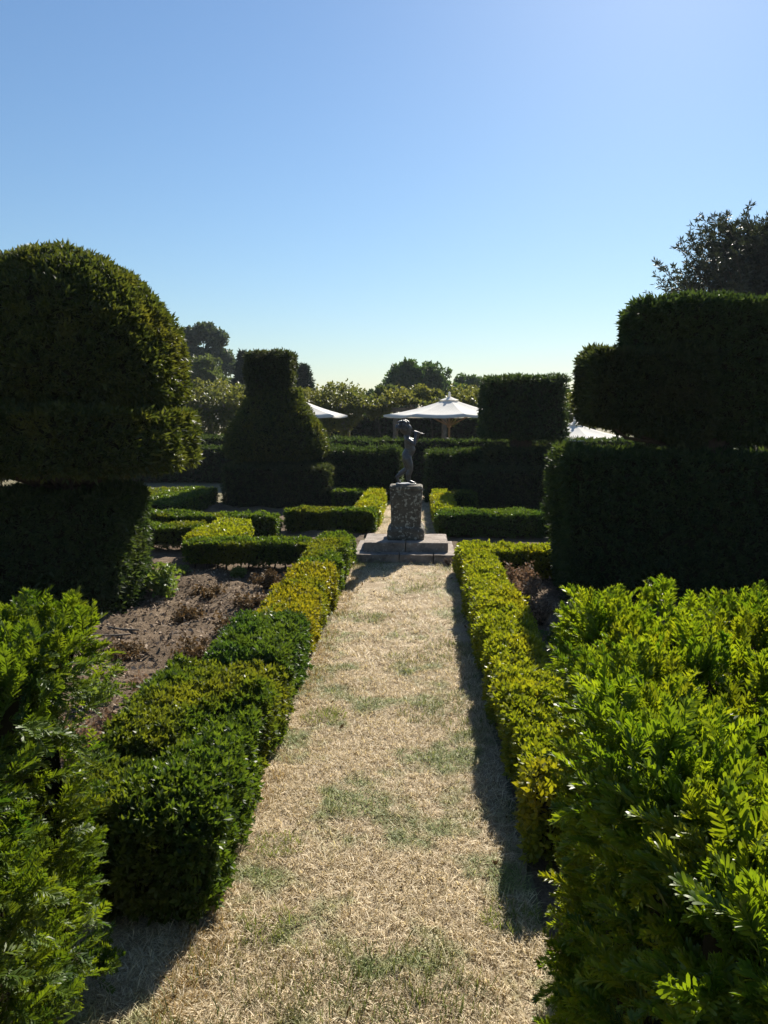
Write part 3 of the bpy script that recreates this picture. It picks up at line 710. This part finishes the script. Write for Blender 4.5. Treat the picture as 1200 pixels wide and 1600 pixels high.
# ------------------------------------------------------------------ parasols
M['canvas'] = plain('white_canvas', (0.80, 0.78, 0.74), 0.85, 0.1, c2=(0.74, 0.72, 0.68), scale=3, bump=0.15, bscale=15, trans=0.3)
M['wood'] = plain('weathered_wood', (0.20, 0.13, 0.08), 0.8, 0.2, c2=(0.30, 0.20, 0.12), scale=12, bump=0.3)
M['greywood'] = plain('grey_timber', (0.10, 0.085, 0.07), 0.85, 0.15, c2=(0.18, 0.15, 0.12), scale=10, bump=0.4)
def parasol(label, x, y, z_edge, z_top, rad, rot, ground=0.0):
    t = thing('parasol', label, 'parasol', (x, y, ground), 'white canvas parasols')
    ze, zt = z_edge - ground, z_top - ground
    tube('pole', [(0, 0, 0.0), (0, 0, zt - 0.05)], [0.035, 0.03], M['wood'], t, 12)
    K = 8
    for k in range(K):
        a0, a1 = rot + 2 * math.pi * k / K, rot + 2 * math.pi * (k + 1) / K
        nr, na = 7, 6; P = np.zeros((nr, na, 3))
        for i in range(nr):
            q = 0.06 + 0.94 * i / (nr - 1)
            for j in range(na):
                v = j / (na - 1); A = np.array([math.cos(a0), math.sin(a0)]) * (1 - v) + np.array([math.cos(a1), math.sin(a1)]) * v
                sag = 0.06 * rad * math.sin(math.pi * v) * q * 0.35 + 0.05 * rad * math.sin(math.pi * q) * 0.6
                P[i, j, :2] = A * rad * q * (1 - 0.035 * math.sin(math.pi * v) * q); P[i, j, 2] = zt + (ze - zt) * q - sag
        hem = P[-1].copy(); hem[:, 2] -= 0.05; hem[:, :2] *= 0.995
        P = np.concatenate([P, hem[None]]); V = P.reshape(-1, 3)
        Vb = V.copy(); Vb[:, 2] -= 0.006
        f = grid_faces(nr + 1, na, False)
        link('panel', raw_mesh('panel', np.concatenate([V, Vb]), np.concatenate([f, f[:, ::-1] + len(V)]), M['canvas'], smooth=True), t)
        e = (math.cos(a0) * rad, math.sin(a0) * rad)
        tube('rib', [(0, 0, zt - 0.09), (e[0] * .5, e[1] * .5, zt + (ze - zt) * .5 - 0.09), (e[0] * .985, e[1] * .985, ze - 0.03)], [0.013, 0.013, 0.010], M['wood'], t, 6)
        tube('strut', [(0.04 * math.cos(a0), 0.04 * math.sin(a0), ze - 0.35), (e[0] * .5, e[1] * .5, zt + (ze - zt) * .5 - 0.10)], [0.012, 0.012], M['wood'], t, 6)
    V, F = lathe(0, 0, [(rad * 0.15, zt - (zt - ze) * 0.115), (rad * 0.07, zt + 0.0), (0.03, zt + 0.06)], 2, 8, rot, 0.1)
    link('vent_cap', raw_mesh('vent_cap', V, F, M['canvas']), t)
    V, F = lathe(0, 0, [(0.01, zt + 0.05), (0.045, zt + 0.06), (0.05, zt + 0.12), (0.03, zt + 0.15), (0.045, zt + 0.18), (0.01, zt + 0.22)], 2, 12, 0, 0.05)
    link('finial', raw_mesh('finial', V, F, M['canvas'], smooth=True), t)
    V, F = lathe(0, 0, [(0.02, ze - 0.42), (0.07, ze - 0.40), (0.07, ze - 0.31), (0.02, ze - 0.30)], 2, 12, 0, 0.05)
    link('hub', raw_mesh('hub', V, F, M['wood'], smooth=True), t)
    return t
parasol('white canvas parasol with pointed finial above the statue', 0.99, 26, 2.13, 2.68, 2.2, 0.2)
parasol('white canvas parasol half hidden behind the bell topiary', -4.05, 25.5, 2.12, 2.72, 1.72, 0.15)
parasol('low pale parasol peeping out between the two right topiaries', 4.9, 25, 1.42, 1.88, 1.8, 0.1)

# ------------------------------------------------------------------ pergola
per = thing('pergola', 'long grey timber pergola overgrown with vines behind the hedges', 'pergola', (0, 33, 0))
def beam(name, a, b, wd, ht):
    a, b = np.array(a, float), np.array(b, float); lo = np.minimum(a, b); hi = np.maximum(a, b)
    ax = int(np.argmax(hi - lo)); pad = np.array([wd / 2, wd / 2, ht / 2]) if ax != 2 else np.array([wd / 2, wd / 2, 0]); 
    if ax != 2: pad[ax] = 0
    V, F = rbox(lo[0] - pad[0], hi[0] + pad[0], lo[1] - pad[1], hi[1] + pad[1], lo[2] - pad[2], hi[2] + pad[2], 0.01, 0.5)
    return link(name, raw_mesh(name, V, F, M['greywood']), per)
for x in (-12.2, -10.4, -8.6, -6.8, -4.9, -3.1, -1.0, 1.05, 2.9, 4.9, 6.9, 8.9):
    for y in (-0.9, 1.4): beam('post', (x, y, 0), (x, y, 2.28), 0.14, 0)
for y in (-0.9, 1.4): beam('beam', (-13, y, 2.36), (9.6, y, 2.36), 0.10, 0.16)
for k in range(24): beam('rafter', (-12.7 + k * 0.95, -1.3, 2.51), (-12.7 + k * 0.95, 1.8, 2.51), 0.07, 0.12)

M['vine'] = leaf_mat('vine_leaf', (0.045, 0.065, 0.020), (0.13, 0.14, 0.04), (0.13, 0.13, 0.04), 0.7, 0.45, 0.6, 0.40, (1.7, 1.6, 0.8), 0.5, 0.3)
VINE_T = [tuft(4, 1.0, 0.7, 1.2, 60 + s) for s in range(3)]
def vine(label, x0, x1, ztop, hang, n):
    t = thing('climbing_vine', label, 'vine', ((x0 + x1) / 2, 33, 0), 'vines over the pergola')
    loc = np.array(t.location)
    P = np.stack([x0 + (x1 - x0) * rng.random(n), 33 + rng.normal(size=n) * 0.75, np.zeros(n)], -1)
    top = ztop + fbm(P * [1, 1, 0], 0.8, x0, 3) * 0.55
    bot = 2.62 - np.clip(fbm(P * [1, 0, 0], 1.3, x0 + 5, 2) + hang, 0, 2) * 1.0
    P[:, 2] = bot + (top - bot) * rng.random(n) ** 0.8
    m = P[:, 2] < 2.5; P[m, 1] = 33 - 0.98 + rng.normal(size=m.sum()) * 0.12
    D = rng.normal(size=(n, 3)); D[:, 2] += 0.2
    V, F, v = leaves(P - loc, D, VINE_T, 0.11)
    stuff(link('foliage', raw_mesh('foliage', V, F, M['vine'], v), t))
    for k in range(3):
        x = x0 + (x1 - x0) * (k + .5) / 3 - loc[0]
        tube('stem', [(x, -1.0, 0), (x + .1, -0.98, 1.2), (x - .05, -0.9, 2.4), (x + .5, -0.3, 2.62)], [0.04, 0.03, 0.025, 0.012], M['bark'], t, 6)
vine('lit green vine draped over the pergola left of the bell topiary', -12.9, -6.4, 3.25, 0.7, 6500)
vine('pale green vine hanging between bell topiary and left parasol', -6.3, -2.3, 2.95, 0.55, 4200)
vine('vine mound topping the pergola behind the left of the statue', -2.2, 1.0, 2.95, -0.3, 3000)
vine('yellow green vine glimpsed between the cube topiary and huge topiary', 1.2, 9.4, 3.1, 0.25, 5500)

# ------------------------------------------------------------------ trees
def tree_leaf(name, c0, c1, trans=0.3): return leaf_mat(name, c0, c1, None, trans=trans, tmul=(1.7, 1.8, 0.8), rough=0.55, spec=0.25)
M['oak'] = tree_leaf('oak_leaf', (0.026, 0.052, 0.020), (0.075, 0.115, 0.035))
M['olive'] = tree_leaf('pale_leaf', (0.05, 0.07, 0.025), (0.12, 0.135, 0.05))
M['gum'] = tree_leaf('gum_leaf', (0.032, 0.050, 0.036), (0.085, 0.105, 0.065), 0.25)
M['conifer'] = tree_leaf('conifer_leaf', (0.012, 0.024, 0.018), (0.035, 0.052, 0.03), 0.15)
M['cedar'] = tree_leaf('cedar_leaf', (0.018, 0.026, 0.018), (0.045, 0.05, 0.03), 0.15)
TREE_T = [tuft(4, 1.0, 0.6, 1.3, 80 + s) for s in range(4)]
def tree(name, label, base, blobs, n, size, mat, sub=14, subr=0.30, trunk_r=0.3):
    t = thing(name, label, 'tree', base, 'trees beyond the garden')
    tot = sum(b[3] * b[4] for b in blobs); Ps, Ds = [], []
    zc = np.mean([b[2] for b in blobs])
    tube('trunk', [(0, 0, -0.1), (0.1, 0, zc * 0.4), (0.0, 0.1, zc)], [trunk_r * 1.3, trunk_r, trunk_r * 0.5], M['bark'], t, 10)
    for b in blobs:
        c = np.array(b[:3]); r = np.array(b[3:6])
        tube('limb', [(0, 0, zc * 0.45), tuple(c * 0.5 + np.array([0, 0, zc * 0.3])), tuple(c)], [trunk_r * .5, trunk_r * .3, trunk_r * .12], M['bark'], t, 6)
        k = max(30, int(n * b[3] * b[4] / tot))
        d = rng.normal(size=(sub, 3)); d /= np.linalg.norm(d, axis=1, keepdims=True); d[:, 2] = np.abs(d[:, 2]) * 1.0 - 0.25 * rng.random(sub)
        sc = c + d * r * (0.55 + 0.35 * rng.random((sub, 1)))
        q = rng.integers(0, sub, k)
        e = rng.normal(size=(k, 3)); e /= np.linalg.norm(e, axis=1, keepdims=True); rad = rng.random((k, 1)) ** 0.45
        Ps.append(sc[q] + e * r * subr * rad * (0.6 + 0.8 * (q % 5)[:, None] / 5)); Ds.append(e + rng.normal(size=(k, 3)) * 0.6)
    V, F, v = leaves(np.concatenate(Ps), np.concatenate(Ds), TREE_T, size)
    stuff(link('crown', raw_mesh('crown', V, F, M[mat], v), t))
    return t
tree('oak_tree', 'broad dark green oak rising behind the parasol above the statue', (-0.6, 70, 0), [(0, 0, 4.2, 3.6, 3.0, 2.6), (-2.6, 0, 3.2, 2.4, 2.2, 1.6), (2.2, 0, 3.9, 2.4, 2.2, 2.2), (-0.6, -1, 5.4, 2.0, 2, 1.6), (1.2, 0, 5.2, 2, 2, 1.6), (-4.0, 0, 2.6, 1.2, 1.5, 1.0)], 10000, 0.27, 'oak', 26, 0.30)
tree('field_tree', 'low rounded tree right of the oak behind the parasol', (5.0, 76, 0), [(0, 0, 4.2, 2.6, 2.2, 2.1), (2.6, 0, 3.9, 2.2, 2, 2.0), (5.4, 0, 3.2, 2.6, 2, 1.9), (8.5, 0, 3.2, 2.6, 2, 1.8)], 6500, 0.27, 'oak', 22, 0.30)
tree('small_tree', 'small pale olive green tree in front of the oak', (-1.95, 44, 0), [(0, 0, 2.7, 1.0, 1.0, 1.0), (0.3, 0, 3.2, 0.7, 0.7, 0.7), (-.5, 0, 2.2, .9, .9, .8)], 4200, 0.13, 'olive', 12, 0.34, 0.12)
tree('gum_tree', 'tall loose grey green tree on the left skyline', (-22.5, 80, 0), [(-0.8, 0, 9.8, 1.6, 1.5, 1.5), (0.7, 0, 10.3, 1.2, 1.4, 1.4), (2.0, 0, 9.4, 1.3, 1.3, 1.6), (-1.6, 0, 8.6, 1.4, 1.4, 1.2), (2.2, 0, 7.8, 1.5, 1.5, 1.3), (0.4, 0, 8.0, 1.6, 1.5, 1.2), (2.9, 0, 6.6, 1.4, 1.4, 1.2)], 7000, 0.28, 'gum', 26, 0.30, 0.22)
tree('round_tree', 'light green rounded tree below the tall loose one', (-17.6, 62, 0), [(0, 0, 5.0, 2.3, 2, 1.7), (1.7, 0, 4.2, 1.8, 1.8, 1.5), (-2, 0, 5.2, 2.0, 2.0, 1.7), (3.0, 0, 3.4, 1.3, 1.4, 1.2)], 6500, 0.23, 'olive', 20, 0.32, 0.2)
def feather(Ps, Ds, o, d, L, up, kk):
    """leaf tufts along side twigs of one bough"""
    nb = 9; q = max(3, kk // nb)
    for b in range(nb):
        f = 0.35 + 0.65 * (b + random.random()) / nb
        root = o + d * L * f + np.array([0, 0, f * f * L * up])
        a = np.cross(d, [0, 0, 1]) * (1 if b % 2 else -1); a /= np.linalg.norm(a)
        e = a * random.uniform(0.3, 1.0) + d * random.uniform(0.4, 1.0) + np.array([0, 0, random.uniform(-0.1, 0.9)]); e /= np.linalg.norm(e)
        tl = L * random.uniform(0.14, 0.30) + 0.15
        tt = rng.random(q) ** 0.8
        Ps.append(root + e * (tl * tt)[:, None] + rng.normal(size=(q, 3)) * 0.035 * (1.3 - tt)[:, None]); Ds.append(e + rng.normal(size=(q, 3)) * 0.55)
def conifer(name, label, base, h, rad, n, size, mat, up=0.15, tiers=22, per_tier=9, trunk_r=0.12, low=0.12, shape=1.0, leafn=5):
    t = thing(name, label, 'tree', base, 'trees beyond the garden')
    tube('trunk', [(0, 0, -0.1), (0, 0, h * 0.5), (0.02, 0, h * 0.97)], [trunk_r, trunk_r * 0.6, 0.02], M['bark'], t, 8)
    Ps, Ds = [], []
    nb = tiers * per_tier; kk = max(4, n // nb)
    for i in range(tiers):
        f = low + (1 - low) * (i + 0.5) / tiers
        for j in range(per_tier):
            a = random.random() * 2 * math.pi; L = rad * (1 - f) ** shape * random.uniform(0.65, 1.15) + 0.12 * rad
            z0 = h * f + random.uniform(-.02, .02) * h
            d = np.array([math.cos(a), math.sin(a), up + random.uniform(-.1, .1)])
            if leafn == 3:
                feather(Ps, Ds, np.array([0, 0, z0]), d, L, up, kk); 
                tube('branch', [(0, 0, z0), tuple(np.array([0, 0, z0]) + d * L * .5 + np.array([0, 0, L * up * .25])), tuple(np.array([0, 0, z0]) + d * L + np.array([0, 0, L * up]))], [trunk_r * 0.18, trunk_r * .1, 0.008], M['bark'], t, 5)
                continue
            tt = rng.random(kk) ** 0.7
            p = np.array([0, 0, z0]) + d * (L * tt)[:, None]; p[:, 2] += (tt ** 2) * L * up
            p += rng.normal(size=(kk, 3)) * (0.04 + L * 0.07 * (1 - 0.6 * tt))[:, None]
            Ps.append(p); Ds.append(d + rng.normal(size=(kk, 3)) * 0.5)
            if trunk_r > 0.15 and j % 2 == 0:
                e = np.array([0, 0, z0]) + d * L * 0.9; e[2] += L * up * 0.8
                tube('branch', [(0, 0, z0), tuple(e)], [trunk_r * 0.18, 0.008], M['bark'], t, 5)
    V, F, v = leaves(np.concatenate(Ps), np.concatenate(Ds), [tuft(leafn, 1, 0.24, 0.7, 95 + s) for s in range(3)], size)
    stuff(link('crown', raw_mesh('crown', V, F, M[mat], v), t))
    return t
conifer('conifer_tree', 'small dark conifer tip showing right of the bell topiary neck', (-8.2, 55, 0), 5.4, 2.0, 3500, 0.34, 'conifer')
conifer('conifer_tree', 'dark pointed conifer showing left of the bell topiary neck', (-12.9, 58, 0), 6.6, 1.9, 3500, 0.34, 'conifer')
conifer('cedar_tree', 'tall feathery dark conifer towering over the right topiary', (12.7, 29.5, 0), 8.1, 4.3, 38000, 0.20, 'cedar', 0.42, 26, 12, 0.28, 0.25, 0.5, 3)

# ------------------------------------------------------------------ soil litter, weeds, dead plants
M['chip'] = leaf_mat('wood_chip', (0.07, 0.045, 0.03), (0.40, 0.31, 0.23), None, trans=0.05, tmul=(1, 1, 1), rough=0.8, spec=0.1)
def litter(name, label, n, x0, x1, y0, y1, size, zf, mat='chip'):
    P = np.stack([x0 + (x1 - x0) * rng.random(n), y0 + (y1 - y0) * rng.random(n), np.zeros(n)], -1)
    P[:, 2] = 0.008 + np.abs(fbm(P * [1, 1, 0], 2.2, 3.0, 4)) * zf
    D = rng.normal(size=(n, 3)); D[:, 2] = np.abs(D[:, 2]) * 0.35
    V, F, v = leaves(P, D, [tuft(1, 1, 0.45, 0.3, 200 + s) for s in range(4)], size, 0.6)
    o = stuff(link(name, raw_mesh(name, V, F, M[mat], v))); o['label'] = label; o['category'] = 'mulch'
litter('bark_mulch', 'pale bark chips and leaf litter strewn over the left soil', 11000, -4.5, -1.45, 3.4, 10.2, 0.04, 0.085)
litter('leaf_litter', 'dry leaf litter in the right bed behind the hedge', 2500, 0.97, 2.2, 5.5, 9.9, 0.035, 0.04)
M['dead'] = leaf_mat('dead_leaf', (0.095, 0.062, 0.042), (0.31, 0.215, 0.15), None, trans=0.25, tmul=(1.3, 1.15, 0.9), rough=0.7, spec=0.15)
M['deadbrown'] = leaf_mat('withered_leaf', (0.05, 0.035, 0.022), (0.20, 0.14, 0.07), None, trans=0.2, tmul=(1.3, 1.1, 0.8), rough=0.7, spec=0.15)
M['weed'] = leaf_mat('weed_leaf', (0.05, 0.09, 0.02), (0.14, 0.19, 0.05), None, trans=0.4, tmul=(1.8, 1.7, 0.7), rough=0.5, spec=0.3)
def plant(name, label, x, y, h, spread, n, size, mat, cat='plant', group=None, stems=9, wide=0.5):
    t = thing(name, label, cat, (x, y, 0.015), group); Ps, Ds = [], []
    for k in range(stems):
        a = random.random() * 2 * math.pi; r = spread * math.sqrt(random.random())
        e = np.array([math.cos(a) * r, math.sin(a) * r, h * random.uniform(0.6, 1.05) * (1 - 0.3 * r / spread)])
        m = e * np.array([0.4, 0.4, 0.55])
        tube('stem', [(e[0] * .15, e[1] * .15, -0.015), tuple(m), tuple(e)], [0.005, 0.0035, 0.002], M['deadbrown'] if mat != 'weed' else M['weed'], t, 4)
        q = max(2, n // stems); tt = rng.random(q) ** 0.6
        p = np.where(tt[:, None] < 0.5, m * (tt * 2)[:, None], m + (e - m) * (tt * 2 - 1)[:, None]) + rng.normal(size=(q, 3)) * spread * 0.12
        p[:, 2] = np.maximum(p[:, 2], 0.01); Ps.append(p); Ds.append(rng.normal(size=(q, 3)) + np.array([0, 0, 0.3]))
    V, F, v = leaves(np.concatenate(Ps), np.concatenate(Ds), [tuft(3, 1, wide, 1.1, 300 + s) for s in range(3)], size, 0.4)
    stuff(link('foliage', raw_mesh('foliage', V, F, M[mat], v), t)); return t
DG = 'dried plants in the beds'
plant('dried_plant', 'pinkish brown dried plant behind the far right hedge corner', 1.22, 9.35, 0.38, 0.22, 420, 0.035, 'dead', group=DG, stems=14)
plant('dried_plant', 'largest pinkish brown dried plant between right hedge and topiary block', 1.20, 8.55, 0.36, 0.24, 480, 0.035, 'dead', group=DG, stems=16)
plant('dried_plant', 'pinkish brown dried plant nearest the big right shrub', 1.22, 7.75, 0.30, 0.22, 380, 0.032, 'dead', group=DG, stems=14)
plant('leafy_weed', 'green weed behind the right hedge next to the dried plants', 1.22, 6.7, 0.25, 0.2, 300, 0.04, 'weed', group='green weeds')
WG = 'withered clumps on the left soil'
plant('withered_clump', 'dark withered clump farthest back on the left soil', -2.45, 8.75, 0.12, 0.2, 420, 0.035, 'deadbrown', group=WG, stems=14)
plant('withered_clump', 'dark withered clump in the middle of the left soil', -2.35, 7.75, 0.11, 0.22, 420, 0.035, 'deadbrown', group=WG, stems=14)
plant('withered_clump', 'small withered clump beside the yellow hedge on the soil', -1.78, 8.2, 0.15, 0.24, 480, 0.032, 'deadbrown', group=WG, stems=14)
plant('withered_clump', 'withered clump on soil right of the domed topiary block', -2.55, 6.5, 0.11, 0.24, 420, 0.034, 'deadbrown', group=WG, stems=14)
plant('withered_clump', 'rusty withered plant against the blue green box piece', -1.82, 6.2, 0.24, 0.30, 700, 0.035, 'deadbrown', group=WG, stems=16)
plant('withered_clump', 'large rusty withered plant against the nearest left hedge', -1.85, 5.35, 0.28, 0.34, 900, 0.034, 'dead', group=WG, stems=18)
plant('withered_clump', 'brown withered plant between the left shrub and nearest hedge', -1.95, 4.45, 0.30, 0.34, 900, 0.032, 'dead', group=WG, stems=18)
plant('withered_clump', 'low dark withered clump left of the yellow hedge end', -1.72, 7.2, 0.18, 0.24, 520, 0.034, 'deadbrown', group=WG, stems=16)
plant('withered_clump', 'tall brown withered stems beside the stemmed hedge foot', -1.85, 9.3, 0.22, 0.22, 420, 0.034, 'deadbrown', group=WG, stems=16)
plant('leafy_weed', 'bright green weed climbing the lit corner of the domed topiary block', -2.90, 8.65, 0.42, 0.26, 420, 0.06, 'weed', group='green weeds', stems=12)
plant('leafy_weed', 'bright green weed at the foot of the stemmed hedge', -2.35, 9.85, 0.14, 0.16, 200, 0.05, 'weed', group='green weeds')
plant('leafy_weed', 'dull green weed below the yellow tipped hedge corner', -3.15, 9.8, 0.16, 0.22, 240, 0.05, 'weed', group='green weeds')
plant('leafy_weed', 'pale green weed on the soil between left shrub and topiary block', -2.35, 5.4, 0.18, 0.2, 260, 0.04, 'weed', group='green weeds')
plant('dry_tuft', 'pale straw tuft at the right end of the stone steps', 0.42, 10.85, 0.10, 0.08, 120, 0.03, 'chip', group='dry tufts')
for k, (x, y, a, L, lab) in enumerate(((-3.0, 7.05, 0.2, 0.55, 'longer weathered stick lying on the left soil by the block'), (-2.9, 7.28, -0.12, 0.4, 'shorter weathered stick lying behind the longer one on soil'))):
    d = np.array([math.cos(a), math.sin(a), 0])
    pts = [tuple(np.array([x, y, 0.045]) + d * L * (q / 4 - .5) + np.array([0, 0.015 * math.sin(q * 2 + k), 0.008 * math.cos(q)])) for q in range(5)]
    tag(tube('stick', pts, [0.014, 0.018, 0.016, 0.013, 0.008], M['greywood'], None, 7), lab, 'stick', 'sticks on the soil')

litter('fallen_leaves', 'few brown fallen leaves scattered over the dry path', 160, PX0, PX1, 2.4, 10.5, 0.035, 0.012, 'deadbrown')
M['tuftgreen'] = leaf_mat('tuft_blade', (0.09, 0.125, 0.035), (0.26, 0.28, 0.11), None, trans=0.35, tmul=(1.4, 1.4, 0.7), rough=0.6, spec=0.2)
GT = 'fresh green grass tufts on the path'
for x, y, h, sp, lab in ((-0.66, 5.20, 0.055, 0.15, 'largest fresh green grass tuft left of the path middle'),
                         (-0.68, 3.55, 0.042, 0.12, 'green grass tuft beside the nearest left hedge'),
                         (-0.62, 2.95, 0.045, 0.13, 'nearest green grass tuft at bottom left of the path'),
                         (0.40, 3.05, 0.05, 0.12, 'green grass tuft at the foot of the big right shrub')):
    t = thing('grass_tuft', lab, 'grass', (x, y, 0.012), GT)
    n = 80; a = rng.random(n) * 2 * math.pi; r = sp * np.sqrt(rng.random(n))
    P = np.stack([np.cos(a) * r, np.sin(a) * r, np.zeros(n)], -1)
    D = rng.normal(size=(n, 3)) * 0.5; D[:, 2] = 0.7
    V, F, v = leaves(P, D, [tuft(4, 1, 0.09, 0.7, 400 + q) for q in range(3)], h)
    V[:, 2] = np.maximum(V[:, 2], -0.002)
    stuff(link('blades', raw_mesh('blades', V, F, M['tuftgreen'], v), t))

# ------------------------------------------------------------------ summer haze
hm = bpy.data.materials.new('haze_air'); hm.use_nodes = True; hn = hm.node_tree; hn.nodes.clear()
ho = hn.nodes.new('ShaderNodeOutputMaterial'); hv = hn.nodes.new('ShaderNodeVolumePrincipled')
hv.inputs['Color'].default_value = (0.80, 0.90, 1.0, 1); hv.inputs['Density'].default_value = 0.00035; hv.inputs['Anisotropy'].default_value = 0.0
hn.links.new(hv.outputs[0], ho.inputs['Volume'])
bx = np.array([[x, y, z] for x in (-510, 510) for y in (-110, 910) for z in (-1.0, 14.0)])
stuff(link('haze', raw_mesh('haze', bx, np.array([[0, 1, 3, 2], [4, 6, 7, 5], [0, 4, 5, 1], [2, 3, 7, 6], [0, 2, 6, 4], [1, 5, 7, 3]]), hm)))
